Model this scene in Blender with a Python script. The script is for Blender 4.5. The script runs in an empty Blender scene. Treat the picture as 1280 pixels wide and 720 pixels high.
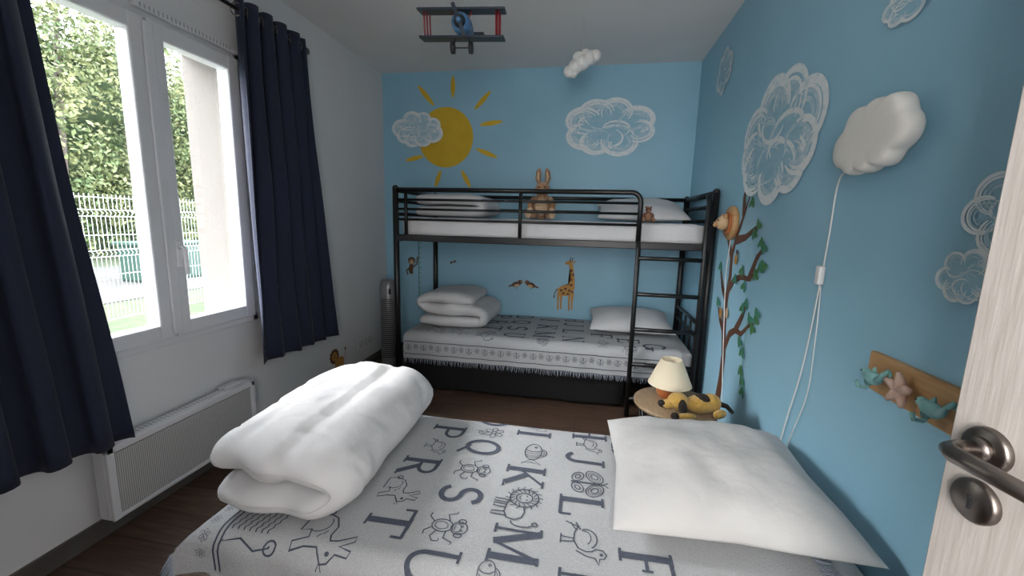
import bpy, bmesh, math, random
import numpy as np
from mathutils import Vector, Matrix, noise, Euler
random.seed(7)
W=2.605; H=2.5; YN=-3.95
# ---------------------------------------------------------------- materials
def mat(name,c,rough=.6,metal=0,c2=None,nscale=8,ndetail=4,bump=0,bscale=60,stretch=(1,1,1),sheen=0,lo=.35,hi=.65,bd=.01):
    m=bpy.data.materials.new(name);m.use_nodes=True;nt=m.node_tree;b=nt.nodes['Principled BSDF']
    b.inputs['Base Color'].default_value=(*c,1);b.inputs['Roughness'].default_value=rough;b.inputs['Metallic'].default_value=metal
    if sheen: b.inputs['Sheen Weight'].default_value=sheen
    tc=nt.nodes.new('ShaderNodeTexCoord');mp=nt.nodes.new('ShaderNodeMapping');mp.inputs['Scale'].default_value=stretch
    nt.links.new(tc.outputs['Object'],mp.inputs['Vector'])
    if c2 is not None:
        n=nt.nodes.new('ShaderNodeTexNoise');n.inputs['Scale'].default_value=nscale;n.inputs['Detail'].default_value=ndetail
        r=nt.nodes.new('ShaderNodeValToRGB');r.color_ramp.elements[0].color=(*c,1);r.color_ramp.elements[1].color=(*c2,1)
        r.color_ramp.elements[0].position=lo;r.color_ramp.elements[1].position=hi
        nt.links.new(mp.outputs['Vector'],n.inputs['Vector']);nt.links.new(n.outputs['Fac'],r.inputs['Fac']);nt.links.new(r.outputs['Color'],b.inputs['Base Color'])
    if bump:
        n2=nt.nodes.new('ShaderNodeTexNoise');n2.inputs['Scale'].default_value=bscale;n2.inputs['Detail'].default_value=3
        bp=nt.nodes.new('ShaderNodeBump');bp.inputs['Strength'].default_value=bump;bp.inputs['Distance'].default_value=bd
        nt.links.new(mp.outputs['Vector'],n2.inputs['Vector']);nt.links.new(n2.outputs['Fac'],bp.inputs['Height']);nt.links.new(bp.outputs['Normal'],b.inputs['Normal'])
    return m
M={}
M['white_wall']=mat('white_wall_paint',(.68,.68,.69),.8,c2=(.71,.71,.715),nscale=3,bump=.15,bscale=180,bd=.002)
M['ceiling']=mat('ceiling_paint',(.78,.76,.75),.9,c2=(.81,.79,.78),nscale=2,bump=.1,bscale=150,bd=.002)
M['blue_wall']=mat('blue_wall_paint',(.275,.51,.65),.5,c2=(.295,.53,.67),nscale=3,bump=.2,bscale=160,bd=.002)
M['pvc']=mat('white_pvc',(.68,.68,.70),.3)
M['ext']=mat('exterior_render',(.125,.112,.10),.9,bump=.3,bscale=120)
M['navy']=mat('navy_curtain_fabric',(.007,.011,.031),.85,c2=(.010,.015,.040),nscale=300,bump=.25,bscale=500,sheen=.05,bd=.001)
M['black']=mat('black_powder_coat',(.007,.007,.008),.38)
M['blackcloth']=mat('black_cloth',(.005,.005,.006),.9,bump=.3,bscale=30)
M['cotton']=mat('white_cotton',(.57,.57,.58),.85,c2=(.60,.60,.61),nscale=4,bump=.3,bscale=18,sheen=.1,bd=.014)
M['linen']=mat('white_pillow_linen',(.49,.485,.48),.85,c2=(.53,.525,.52),nscale=5,bump=.35,bscale=14,sheen=.1,bd=.015)
M['blanket']=mat('woven_blanket',(.40,.41,.425),.9,c2=(.47,.48,.49),nscale=260,ndetail=2,bump=.6,bscale=320,bd=.003)
M['print']=mat('blanket_grey_print',(.055,.066,.095),.9,c2=(.09,.105,.14),nscale=300,bump=.4,bscale=320,bd=.002)
M['fringe']=mat('blanket_fringe',(.30,.335,.40),.9)
M['steel']=mat('brushed_bronze_steel',(.20,.175,.16),.32,1,bump=.15,bscale=80,stretch=(1,1,12),bd=.001)
M['wood']=mat('light_wood',(.40,.22,.09),.5,c2=(.50,.30,.14),nscale=5,stretch=(3,1,14),bump=.1,bscale=30,bd=.002)
M['tabletop']=mat('pale_wood_top',(.28,.19,.11),.45,c2=(.35,.25,.16),nscale=6,stretch=(14,2,3))
M['orange']=mat('orange_wood_ball',(.38,.11,.03),.3,c2=(.47,.16,.055),nscale=12)
M['shade']=mat('cream_lampshade',(.68,.60,.45),.8,bump=.2,bscale=300,bd=.001)
M['plasticw']=mat('white_plastic',(.70,.70,.69),.35)
M['lampw']=mat('white_lamp_polymer',(.70,.68,.64),.5,bump=.15,bscale=60,bd=.004)
M['silver']=mat('silver_plastic',(.25,.25,.26),.35,.3)
M['dark']=mat('dark_plastic',(.02,.02,.022),.4)
M['greyvent']=mat('grey_vent',(.40,.40,.40),.5)
M['base']=mat('grey_tile_baseboard',(.075,.066,.062),.5,c2=(.105,.097,.09),nscale=9)
M['doorm']=mat('door_whitewashed_wood',(.47,.43,.395),.55,c2=(.55,.51,.48),nscale=9,stretch=(14,14,1),bump=.25,bscale=14,bd=.002)
M['red']=mat('red_paint',(.30,.018,.018),.4)
M['planenavy']=mat('plane_navy_paint',(.018,.030,.05),.4)
M['planeblue']=mat('plane_blue_paint',(.08,.19,.36),.35)
M['tan']=mat('tan_plush',(.29,.15,.07),.95,c2=(.37,.20,.10),nscale=60,bump=.8,bscale=150,sheen=.3)
M['cream']=mat('cream_plush',(.53,.38,.25),.95,bump=.8,bscale=150,sheen=.3)
M['yplush']=mat('yellow_plush',(.46,.27,.045),.95,c2=(.54,.33,.08),nscale=50,bump=.8,bscale=140,sheen=.3)
M['bplush']=mat('black_plush',(.02,.015,.012),.95,bump=.8,bscale=140)
M['brplush']=mat('red_brown_plush',(.18,.06,.035),.95,bump=.8,bscale=140,sheen=.3)
M['hand']=mat('white_handle_metal',(.80,.80,.81),.25)
M['paint']=mat('white_brush_paint',(.56,.68,.75),.7,c2=(.78,.82,.84),nscale=22,stretch=(1,1,2.5),lo=.28,hi=.5)
M['paint2']=mat('faint_brush_paint',(.36,.57,.68),.7,c2=(.62,.72,.77),nscale=26,stretch=(1,1,2.5),lo=.35,hi=.7)
M['paint3']=mat('cloud_wash_paint',(.285,.52,.655),.7,c2=(.38,.585,.695),nscale=14,stretch=(1,1,2),lo=.35,hi=.75)
M['sun']=mat('yellow_sun_paint',(.62,.39,.012),.6,c2=(.68,.45,.025),nscale=7)
M['dbrown']=mat('decal_brown',(.11,.045,.023),.6)
M['dorange']=mat('decal_orange',(.50,.25,.055),.6)
M['dbeige']=mat('decal_beige',(.55,.38,.22),.6)
M['dgreen']=mat('decal_green',(.055,.20,.065),.6)
M['dgreen2']=mat('decal_teal',(.045,.23,.15),.6)
M['ddark']=mat('decal_dark',(.03,.02,.018),.6)
M['turq']=mat('turquoise_resin',(.15,.35,.35),.5,c2=(.23,.43,.42),nscale=30)
M['pink']=mat('pink_beige_resin',(.46,.29,.23),.5,c2=(.55,.39,.32),nscale=30)
def floor_mat():
    m=bpy.data.materials.new('brown_plank_floor');m.use_nodes=True;nt=m.node_tree;b=nt.nodes['Principled BSDF'];L=nt.links.new
    tc=nt.nodes.new('ShaderNodeTexCoord');br=nt.nodes.new('ShaderNodeTexBrick')
    br.inputs['Scale'].default_value=1;br.inputs['Brick Width'].default_value=.9;br.inputs['Row Height'].default_value=.16;br.inputs['Mortar Size'].default_value=.002
    br.inputs['Color1'].default_value=(.080,.048,.034,1);br.inputs['Color2'].default_value=(.13,.083,.058,1);br.inputs['Mortar'].default_value=(.025,.016,.011,1)
    n=nt.nodes.new('ShaderNodeTexNoise');mp=nt.nodes.new('ShaderNodeMapping');mp.inputs['Scale'].default_value=(2,22,1);n.inputs['Scale'].default_value=3;n.inputs['Detail'].default_value=6
    mx=nt.nodes.new('ShaderNodeMixRGB');mx.blend_type='MULTIPLY';mx.inputs[0].default_value=.8
    rp=nt.nodes.new('ShaderNodeValToRGB');rp.color_ramp.elements[0].position=.3;rp.color_ramp.elements[0].color=(.45,.43,.42,1);rp.color_ramp.elements[1].position=.7;rp.color_ramp.elements[1].color=(1.4,1.35,1.3,1)
    L(tc.outputs['Object'],br.inputs['Vector']);L(tc.outputs['Object'],mp.inputs['Vector']);L(mp.outputs[0],n.inputs['Vector']);L(n.outputs['Fac'],rp.inputs['Fac'])
    L(br.outputs['Color'],mx.inputs[1]);L(rp.outputs['Color'],mx.inputs[2]);L(mx.outputs[0],b.inputs['Base Color']);b.inputs['Roughness'].default_value=.45
    return m
M['floor']=floor_mat()
def glass_mat():
    m=bpy.data.materials.new('window_glass');m.use_nodes=True;nt=m.node_tree;nt.nodes.clear()
    o=nt.nodes.new('ShaderNodeOutputMaterial');t=nt.nodes.new('ShaderNodeBsdfTransparent');g=nt.nodes.new('ShaderNodeBsdfGlossy');g.inputs['Roughness'].default_value=.02
    x=nt.nodes.new('ShaderNodeMixShader');x.inputs[0].default_value=.03
    nt.links.new(t.outputs[0],x.inputs[1]);nt.links.new(g.outputs[0],x.inputs[2]);nt.links.new(x.outputs[0],o.inputs[0]);return m
M['glass']=glass_mat()
def grille_mat():
    m=bpy.data.materials.new('radiator_grille');m.use_nodes=True;nt=m.node_tree;b=nt.nodes['Principled BSDF'];L=nt.links.new
    tc=nt.nodes.new('ShaderNodeTexCoord');v=nt.nodes.new('ShaderNodeTexVoronoi');v.inputs['Scale'].default_value=130;v.inputs['Randomness'].default_value=0
    r=nt.nodes.new('ShaderNodeValToRGB');r.color_ramp.elements[0].position=.42;r.color_ramp.elements[0].color=(.11,.11,.11,1);r.color_ramp.elements[1].position=.5;r.color_ramp.elements[1].color=(.54,.54,.53,1)
    L(tc.outputs['Object'],v.inputs['Vector']);L(v.outputs['Distance'],r.inputs['Fac']);L(r.outputs['Color'],b.inputs['Base Color']);b.inputs['Roughness'].default_value=.4;return m
M['grille']=grille_mat()
# ---------------------------------------------------------------- mesh builder
class MB:
    def __init__(s): s.v=[];s.f=[];s.m=[];s.s=[];s.mats=[]
    def mi(s,k):
        if k not in s.mats: s.mats.append(k)
        return s.mats.index(k)
    def add(s,vs,fs,k,smooth=True,mtx=None):
        o=len(s.v);i=s.mi(k)
        for p in vs:
            p=Vector(p)
            if mtx is not None: p=mtx@p
            s.v.append(tuple(p))
        for f in fs: s.f.append(tuple(a+o for a in f));s.m.append(i);s.s.append(smooth)
    def bm(s,bm,k,smooth=True,mtx=None):
        bm.verts.index_update()
        s.add([v.co.copy() for v in bm.verts],[[v.index for v in f.verts] for f in bm.faces],k,smooth,mtx);bm.free()
    def box(s,lo,hi,k,bev=0,mtx=None,smooth=False):
        lo=Vector(lo);hi=Vector(hi);b=bmesh.new();bmesh.ops.create_cube(b,size=1)
        for v in b.verts: v.co=Vector([(lo[i]+hi[i])/2+v.co[i]*(hi[i]-lo[i]) for i in range(3)])
        if bev: bmesh.ops.bevel(b,geom=b.edges[:],offset=bev,segments=2,affect='EDGES',profile=.5)
        s.bm(b,k,smooth,mtx)
    def tube(s,pts,r,k,n=10,closed=False,mtx=None,cap=True):
        P=[Vector(p) for p in pts];N=len(P);R=r if hasattr(r,'__len__') else [r]*N
        vs=[];prev=None
        for i in range(N):
            if closed: t=(P[(i+1)%N]-P[i-1])
            else: t=P[min(i+1,N-1)]-P[max(i-1,0)]
            t.normalize()
            if prev is None:
                a=Vector((0,0,1)) if abs(t.z)<.9 else Vector((1,0,0));x=t.cross(a).normalized()
            else:
                x=prev-t*prev.dot(t);x.normalize()
            prev=x;y=t.cross(x)
            for j in range(n):
                a=2*math.pi*j/n;vs.append(P[i]+(x*math.cos(a)+y*math.sin(a))*R[i])
        fs=[]
        for i in range(N if closed else N-1):
            for j in range(n):
                a=i*n+j;b=i*n+(j+1)%n;c=((i+1)%N)*n+(j+1)%n;d=((i+1)%N)*n+j;fs.append((a,b,c,d))
        if cap and not closed: fs.append(tuple(range(n))[::-1]);fs.append(tuple(range((N-1)*n,N*n)))
        s.add(vs,fs,k,True,mtx)
    def sph(s,c,r,k,rot=None,seg=20,mtx=None):
        b=bmesh.new();bmesh.ops.create_uvsphere(b,u_segments=seg,v_segments=max(8,seg*2//3),radius=1)
        r=Vector(r) if hasattr(r,'__len__') else Vector((r,r,r))
        m=Matrix.Translation(Vector(c))@(Euler(rot).to_matrix().to_4x4() if rot else Matrix.Identity(4))@Matrix.Diagonal((*r,1))
        s.bm(b,k,True,m if mtx is None else mtx@m)
    def lathe(s,prof,c,k,n=32,mtx=None,smooth=True):
        vs=[];fs=[];c=Vector(c)
        for (r,z) in prof:
            for j in range(n): a=2*math.pi*j/n;vs.append((c.x+r*math.cos(a),c.y+r*math.sin(a),c.z+z))
        for i in range(len(prof)-1):
            for j in range(n): fs.append((i*n+j,i*n+(j+1)%n,(i+1)*n+(j+1)%n,(i+1)*n+j))
        s.add(vs,fs,k,smooth,mtx)
    def build(s,name,parent=None,weld=False):
        me=bpy.data.meshes.new(name);me.from_pydata(s.v,[],s.f)
        for k in s.mats: me.materials.append(M[k])
        me.polygons.foreach_set('material_index',s.m);me.polygons.foreach_set('use_smooth',s.s);me.update()
        o=bpy.data.objects.new(name,me);bpy.context.scene.collection.objects.link(o)
        if parent: o.parent=parent
        return o
def empty(name,loc=(0,0,0)):
    e=bpy.data.objects.new(name,None);bpy.context.scene.collection.objects.link(e);return e
def sbox(name,lo,hi,k,bev=0):
    b=MB();b.box(lo,hi,k,bev);return b.build(name)
# ---------------------------------------------------------------- room shell
T=.12
sbox('floor',(-.0,YN,-.1),(W,0,0),'floor')
sbox('ceiling',(-.34,YN-.12,H),(W+T,T,H+.1),'ceiling')
sbox('wall_back',(-.34,0,-.1),(W+T,T,H),'blue_wall')
sbox('wall_right',(W,YN-T,-.1),(W+T,0,H),'blue_wall')
WY0,WY1,WZ0,WZ1=-2.55,-1.565,.685,2.10
b=MB();TH=.34
b.box((-TH,YN-T,-.1),(0,WY0,H),'white_wall');b.box((-TH,WY1,-.1),(0,0,H),'white_wall')
b.box((-TH,WY0,-.1),(0,WY1,WZ0),'white_wall');b.box((-TH,WY0,WZ1),(0,WY1,H),'white_wall')
b.build('wall_left')
b=MB();b.box((-TH,WY1-.004,WZ0),(-.056,WY1-.0005,WZ1),'ext');b.box((-TH,WY0+.0005,WZ0),(-.056,WY0+.004,WZ1),'ext');b.box((-TH,WY0,WZ1-.004),(-.056,WY1,WZ1-.0005),'ext');b.box((-TH-.03,WY0,WZ0-.03),(-.056,WY1,WZ0-.001),'ext');b.build('trim_1')
b=MB();DX0,DX1,DH=1.60,2.46,2.06
b.box((0,YN-T,-.1),(DX0,YN,H),'white_wall');b.box((DX1,YN-T,-.1),(W,YN,H),'white_wall');b.box((DX0,YN-T,DH),(DX1,YN,H),'white_wall')
b.build('wall_near')
sbox('baseboard_left',(0,YN,0),(.012,0,.075),'base',.002)
sbox('baseboard_back',(.013,-.012,0),(W-.013,0,.075),'base',.002)
sbox('baseboard_right',(W-.012,YN,0),(W,-.013,.075),'base',.002)
b=MB();b.box((.6,YN-2,-.1),(W+T,YN-T,0),'floor');b.box((.6,YN-2,H),(W+T,YN-T,H+.1),'ceiling')
b.box((.5,YN-2,-.1),(.6,YN-T,H),'white_wall');b.box((W+T,YN-2,-.1),(W+T+.1,YN-T,H),'white_wall');b.box((.5,YN-2.1,-.1),(W+T+.1,YN-2,H),'white_wall')
b.build('wall_hallway')
# window
wp=empty('window_1');b=MB();f=.045;x0,x1=-.055,.012
for lo,hi in (((x0,WY0,WZ0),(x1,WY0+f,WZ1)),((x0,WY1-f,WZ0),(x1,WY1,WZ1)),((x0,WY0,WZ0),(x1,WY1,WZ0+f)),((x0,WY0,WZ1-f-.02),(x1,WY1,WZ1))): b.box(lo,hi,'pvc',.006)
b.build('frame',wp)
ym=(WY0+WY1)/2
for nm,ya,yb in (('sash_left',WY0+f-.012,ym-.004),('sash_right',ym+.004,WY1-f+.012)):
    b=MB();s=.068;za,zb=WZ0+f-.012,WZ1-f-.01;xa,xb=-.04,.03
    for lo,hi in (((xa,ya,za),(xb,ya+s,zb)),((xa,yb-s,za),(xb,yb,zb)),((xa,ya+s*.9,za),(xb-.002,yb-s*.9,za+s)),((xa,ya+s*.9,zb-s),(xb-.002,yb-s*.9,zb))): b.box(lo,hi,'pvc',.008)
    b.box((-.016,ya+s*.8,za+s*.8),(-.01,yb-s*.8,zb-s*.8),'glass');b.build(nm,wp)
b=MB();b.box((.03,ym-.022,za+.02),(.042,ym+.022,zb-.02),'pvc',.006);b.build('astragal',wp)
b=MB();b.box((.030,ym+.024,1.03),(.040,ym+.052,1.15),'hand',.006);b.tube([(.04,ym+.038,1.12),(.062,ym+.038,1.12),(.07,ym+.038,1.11),(.072,ym+.038,1.0)],.009,'hand');b.build('window_handle',wp)
b=MB();b.box((.012,WY0+.45,WZ1-.035),(.035,WY1-.03,WZ1-.005),'pvc',.004)
for i in range(24): y=WY0+.47+i*.0185;b.box((.034,y,WZ1-.03),(.036,y+.007,WZ1-.012),'greyvent')
b.build('trickle_vent',wp)
# curtains
def curtain(name,yt0,yt1,yb0,yb1,zt,zb0,zb1,nf,x=.10,amp=.035,ph=0):
    b=MB();nu,nv=nf*14,40;vs=[];fs=[]
    for j in range(nv+1):
        v=j/nv
        for i in range(nu+1):
            u=i/nu;y0=yt0+(yb0-yt0)*v**1.2;y1=yt1+(yb1-yt1)*v**1.2;zb=zb0+(zb1-zb0)*u
            a=amp*(1-.35*v*abs(math.sin(u*5+1)))
            xx=x+.02*v+a*math.sin(2*math.pi*nf*u+ph+.5*math.sin(3*v+u*4))+.012*noise.noise(Vector((u*5,v*3,ph)))
            y=y0+(y1-y0)*u+.012*math.sin(4*math.pi*nf*u+v*2)
            vs.append((xx,y,zt+(zb-zt)*v))
    for j in range(nv):
        for i in range(nu): a=j*(nu+1)+i;fs.append((a,a+1,a+nu+2,a+nu+1))
    b.add(vs,fs,'navy');o=b.build(name);m=o.modifiers.new('thick','SOLIDIFY');m.thickness=.003
    return o
curtain('curtain',-3.1,-2.50,-3.05,-2.38,2.29,.47,.415,5,x=.12,amp=.038)
curtain('curtain',-1.68,-1.185,-1.71,-1.03,2.30,.475,.455,5,x=.10,amp=.035,ph=1)
b=MB();b.tube([(.10,-3.3,2.247),(.10,-1.17,2.247)],.0095,'steel');b.sph((.10,-1.155,2.247),(.02,.024,.02),'steel');b.tube([(.10,-1.18,2.247),(.10,-1.165,2.247)],.014,'steel')
for y in (-1.195,-3.2):
    b.tube([(.0,y,2.247),(.10,y,2.247)],.007,'steel');b.tube([(0,y,2.247),(.006,y,2.247)],.028,'steel')
for i in range(10):
    y=-1.66+i*.05
    b.lathe([(.026,-.002),(.033,0),(.026,.002)],(0,0,0),'steel',20,mtx=Matrix.Translation((.10,y,2.247))@Matrix.Rotation(math.pi/2,4,'X')@Matrix.Rotation(.5*(-1)**i,4,'Y'))
b.build('curtain_rod')
# radiator
b=MB();ra,rb,r0,r1=-2.44,-1.725,.095,.395
b.box((.03,ra,r0),(.088,rb,r1),'pvc',.008);b.box((.086,ra+.035,r0+.02),(.095,rb-.03,r1-.035),'grille')
b.box((.086,ra,r0),(.102,ra+.03,r1),'pvc',.005);b.box((.086,rb-.028,r0),(.102,rb,r1),'pvc',.005);b.box((.086,ra,r1-.03),(.102,rb,r1),'pvc',.005);b.box((.086,ra,r0),(.10,rb,r0+.018),'pvc',.004)
for i in range(34): y=ra+.05+i*.018;b.box((.05,y,r1-.001),(.075,y+.005,r1+.001),'greyvent')
b.box((.03,rb-.16,r1),(.075,rb-.06,r1+.014),'pvc',.004);b.box((.0,ra+.1,.15),(.03,ra+.16,.35),'pvc');b.box((.0,rb-.16,.15),(.03,rb-.1,.35),'pvc')
b.build('radiator')
# ---------------------------------------------------------------- bunk bed
BX0,BX1,BY0,BY1=.496,2.575,-.82,-.045
b=MB();r=.019
ZT=1.476
for x in (BX0,BX1):
    b.tube([(x,BY0,0),(x,BY0,ZT)],r*1.1,'black');b.tube([(x,BY1,0),(x,BY1,ZT)],r*1.1,'black')
    b.tube([(x,BY0,ZT-.01),(x,BY1,ZT-.01)],r,'black')
    for z in (1.39,1.30,1.12,.62,.53,.34) if x>1 else (1.39,1.30,1.12,.34): b.tube([(x,BY0,z),(x,BY1,z)],r*.65,'black')
    for yy in (BY0,BY1): b.sph((x,yy,ZT),.021,'black')
    if x>1:
        for k in range(1,5): y=BY0+(BY1-BY0)*k/5;b.tube([(x,y,.34),(x,y,.62)],.008,'black')
b.box((BX0,BY0-.014,1.115),(BX1,BY0+.014,1.160),'black',.004);b.box((BX0,BY1-.014,1.115),(BX1,BY1+.014,1.160),'black',.004)
b.box((BX0,BY0+.012,.265),(BX1,BY0+.034,.305),'black',.004);b.box((BX0,BY1-.014,.265),(BX1,BY1+.014,.305),'black',.004)
for k in range(14):
    x=BX0+.1+k*(BX1-BX0-.2)/13;b.box((x-.02,BY0,1.125),(x+.02,BY1,1.137),'black');b.box((x-.02,BY0+.02,.285),(x+.02,BY1,.297),'black')
LX=2.138
g=[(BX0,BY0,ZT-.01),(LX-.06,BY0,ZT-.01)]+[(LX-.06+.06*math.sin(a),BY0,ZT-.07+.06*math.cos(a)) for a in np.linspace(.2,math.pi/2,7)]+[(LX,BY0,1.14)]
b.tube(g,r*.85,'black')
for z in (1.40,1.335,1.265): b.tube([(BX0,BY0,z),(LX,BY0,z)],.0085,'black')
for x in (BX0+.075,1.375,): b.tube([(x,BY0,1.14),(x,BY0,ZT-.01)],.012,'black')
b.tube([(BX0,BY1,ZT-.01),(BX1,BY1,ZT-.01)],r*.8,'black');b.tube([(BX0,BY1,1.36),(BX1,BY1,1.36)],.009,'black')
LY=BY0-.042
b.tube([(LX,LY,0),(LX,LY,1.12),(LX,BY0-.005,1.16)],r*.8,'black')
for z in (.83,.60,.365,.13,1.06): b.tube([(LX,LY,z),(BX1-.045,LY,z)],.0135,'black')
b.tube([(BX1-.045,LY,0.0),(BX1-.045,LY,ZT-.06),(BX1-.045,BY0,ZT-.02)],r*.8,'black')
for z in (1.4,1.28): b.tube([(BX1-.045,LY,z),(BX1,BY0,z)],.008,'black')
b.build('bunk_bed')
def slab(mb,c,size,rad,k,amp=.006,fs=6,seed=0,cuts=26):
    bm=bmesh.new();bmesh.ops.create_cube(bm,size=2);bmesh.ops.subdivide_edges(bm,edges=bm.edges[:],cuts=cuts,use_grid_fill=True)
    h=Vector(size)/2
    for v in bm.verts:
        p=v.co.copy();q=Vector([p[i]*h[i] for i in range(3)])
        inn=Vector([max(-(h[i]-rad),min(h[i]-rad,q[i])) for i in range(3)])
        d=(q-inn)
        if d.length>1e-6: d.normalize()
        w=inn+d*rad
        n=noise.noise(Vector((w.x*fs,w.y*fs,w.z*fs+seed)))+.5*noise.noise(Vector((w.x*fs*2.3,w.y*fs*2.3,w.z*fs*2+seed+5)))
        w+=d*amp*n*1.6
        v.co=w+Vector(c)
    mb.bm(bm,k,True)
def cat(P,m=8):
    P=[Vector(p) for p in P];P=[2*P[0]-P[1]]+P+[2*P[-1]-P[-2]];out=[]
    for i in range(1,len(P)-2):
        for t in [k/m for k in range(m)]:
            out.append(.5*((2*P[i])+(-P[i-1]+P[i+1])*t+(2*P[i-1]-5*P[i]+4*P[i+1]-P[i+2])*t*t+(-P[i-1]+3*P[i]-3*P[i+1]+P[i+2])*t**3))
    out.append(P[-2]);return out
def duvet(mb,path,y0,y1,k,seed=0,amp=.18,warp=.02,ny=64,endr=.055,seams=(),shear=0):
    """folded comforter: thick layer following a folded (x,z,halfthickness) path, extruded along y with puffy closed ends"""
    C=cat([(p[0],p[1],p[2]) for p in path],7)
    N=len(C);vs=[];fs=[];caps=5
    s_=[0]
    for i in range(1,N): s_.append(s_[-1]+math.hypot(C[i].x-C[i-1].x,C[i].y-C[i-1].y))
    for j in range(ny+1):
        v=j/ny;v=.5-.5*math.cos(math.pi*v)
        y=y0+(y1-y0)*v;de=min(y-y0,y1-y);e=max(0,1-(1-min(1,de/endr))**2)**.5
        ring=[]
        def th(i):
            n=noise.noise(Vector((s_[i]*4.5,y*4.5,seed)))+.6*noise.noise(Vector((s_[i]*10,y*9,seed+4)))
            cr=abs(noise.noise(Vector((s_[i]*5+y*3,y*7,seed+30))))
            t=C[i].z*(1+amp*n-.10*max(0,1-cr*9))
            for (ss,w) in seams:
                q=abs(s_[i]-ss)/.016
                if q<3: t-=w*math.exp(-q*q)
            return max(.0004,t*e)
        def nrm(i):
            a=C[max(i-1,0)];b_=C[min(i+1,N-1)];t=Vector((b_.x-a.x,b_.y-a.y)).normalized();return t,Vector((-t.y,t.x))
        for i in range(N):
            t,n=nrm(i);h=th(i);ring.append((C[i].x+n.x*h,C[i].y+n.y*h,s_[i]))
        t,n=nrm(N-1);h=th(N-1)
        for q in range(1,caps): a=math.pi/2-math.pi*q/caps;ring.append((C[-1].x+(n.x*math.sin(a)+t.x*math.cos(a))*h,C[-1].y+(n.y*math.sin(a)+t.y*math.cos(a))*h,s_[-1]))
        for i in range(N-1,-1,-1):
            t,n=nrm(i);h=th(i);ring.append((C[i].x-n.x*h,C[i].y-n.y*h,s_[i]))
        t,n=nrm(0);h=th(0)
        for q in range(1,caps): a=-math.pi/2-math.pi*q/caps;ring.append((C[0].x+(n.x*math.sin(a)+t.x*math.cos(a))*h,C[0].y+(n.y*math.sin(a)+t.y*math.cos(a))*h,0))
        for (x,z,ss) in ring:
            wy=warp*(noise.noise(Vector((ss*3.2,v*1.5,seed+9)))+.5*noise.noise(Vector((ss*8,v*2,seed+19))))*(1+abs(2*v-1))
            wx=warp*.7*noise.noise(Vector((y*3.5,z*3,seed+13)))+shear*(v-.5)
            vs.append((x+wx,y+wy,z))
    R=len(ring)
    for j in range(ny):
        for i in range(R): fs.append((j*R+i,(j+1)*R+i,(j+1)*R+(i+1)%R,j*R+(i+1)%R))
    mb.add(vs,fs,k,True)
def pillow(mb,c,sx,sy,h,k,seed=0,mtx=None,amp=.012,n=44):
    vs=[];fs=[]
    for side in (1,-1):
        o=len(vs)
        for j in range(n+1):
            for i in range(n+1):
                u=-1+2*i/n;v=-1+2*j/n;u=math.sin(u*math.pi/2);v=math.sin(v*math.pi/2)
                t=max(0,(1-abs(u)**2.6))**.55*max(0,(1-abs(v)**2.6))**.55
                cx=1-.07*(1-abs(v)**1)*abs(u)**2;cy=1-.07*(1-abs(u))*abs(v)**2
                x=u*sx/2*cx;y=v*sy/2*cy
                nn=noise.noise(Vector((x*5+seed,y*5,side)))+.5*noise.noise(Vector((x*13+seed,y*9,side+3)))+.35*noise.ridged_multi_fractal(Vector((x*6,y*6+seed,0)),1,2,3,1,2)*.5
                z=side*(h/2)*t*(1 if side>0 else .55)+amp*nn*t*(1 if side>0 else .3)
                vs.append(Vector((x,y,z))+Vector(c))
        for j in range(n):
            for i in range(n):
                a=o+j*(n+1)+i;q=(a,a+1,a+n+2,a+n+1);fs.append(q if side>0 else q[::-1])
    mb.add(vs,fs,k,True,mtx)
LZ=.035
b=MB();slab(b,((BX0+BX1)/2,(BY0+BY1)/2,1.214),(BX1-BX0-.06,BY1-BY0-.05,.135),.035,'cotton',amp=.003,fs=5);b.build('upper_mattress')
b=MB();slab(b,((BX0+BX1)/2,(BY0+BY1)/2,.375),(BX1-BX0-.06,BY1-BY0-.06,.14),.035,'cotton',amp=.002,fs=5);b.build('lower_mattress')
b=MB();duvet(b,[(.61,1.328,.033),(.84,1.330,.036),(1.04,1.332,.036),(1.085,1.37,.034),(1.03,1.408,.036),(.83,1.415,.038),(.61,1.41,.034)],-.70,-.22,'cotton',seed=3,warp=.015,endr=.045);b.build('folded_duvet')
b=MB();duvet(b,[(.62,.476+LZ,.036),(.84,.478+LZ,.038),(1.05,.481+LZ,.038),(1.095,.521+LZ,.038),(1.05,.561+LZ,.042),(.85,.568+LZ,.046),(.68,.566+LZ,.045),(.60,.611+LZ,.038),(.67,.646+LZ,.036),(.86,.651+LZ,.040),(.98,.641+LZ,.034)],-.68,-.16,'cotton',seed=9,warp=.022,endr=.06);b.build('folded_duvet')
b=MB();pillow(b,(0,0,0),.62,.46,.16,'cotton',seed=3,mtx=Matrix.Translation((2.19,-.36,1.365))@Matrix.Rotation(.25,4,'X'));b.build('pillow')
b=MB();pillow(b,(0,0,0),.60,.46,.16,'cotton',seed=8,mtx=Matrix.Translation((2.17,-.36,.51+LZ-.005))@Matrix.Rotation(.12,4,'X'));b.build('pillow')
b=MB();slab(b,(1.32,-.43,.13),(1.60,.66,.24),.03,'blackcloth',amp=.006,fs=6);b.build('underbed_storage_bag')
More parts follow.
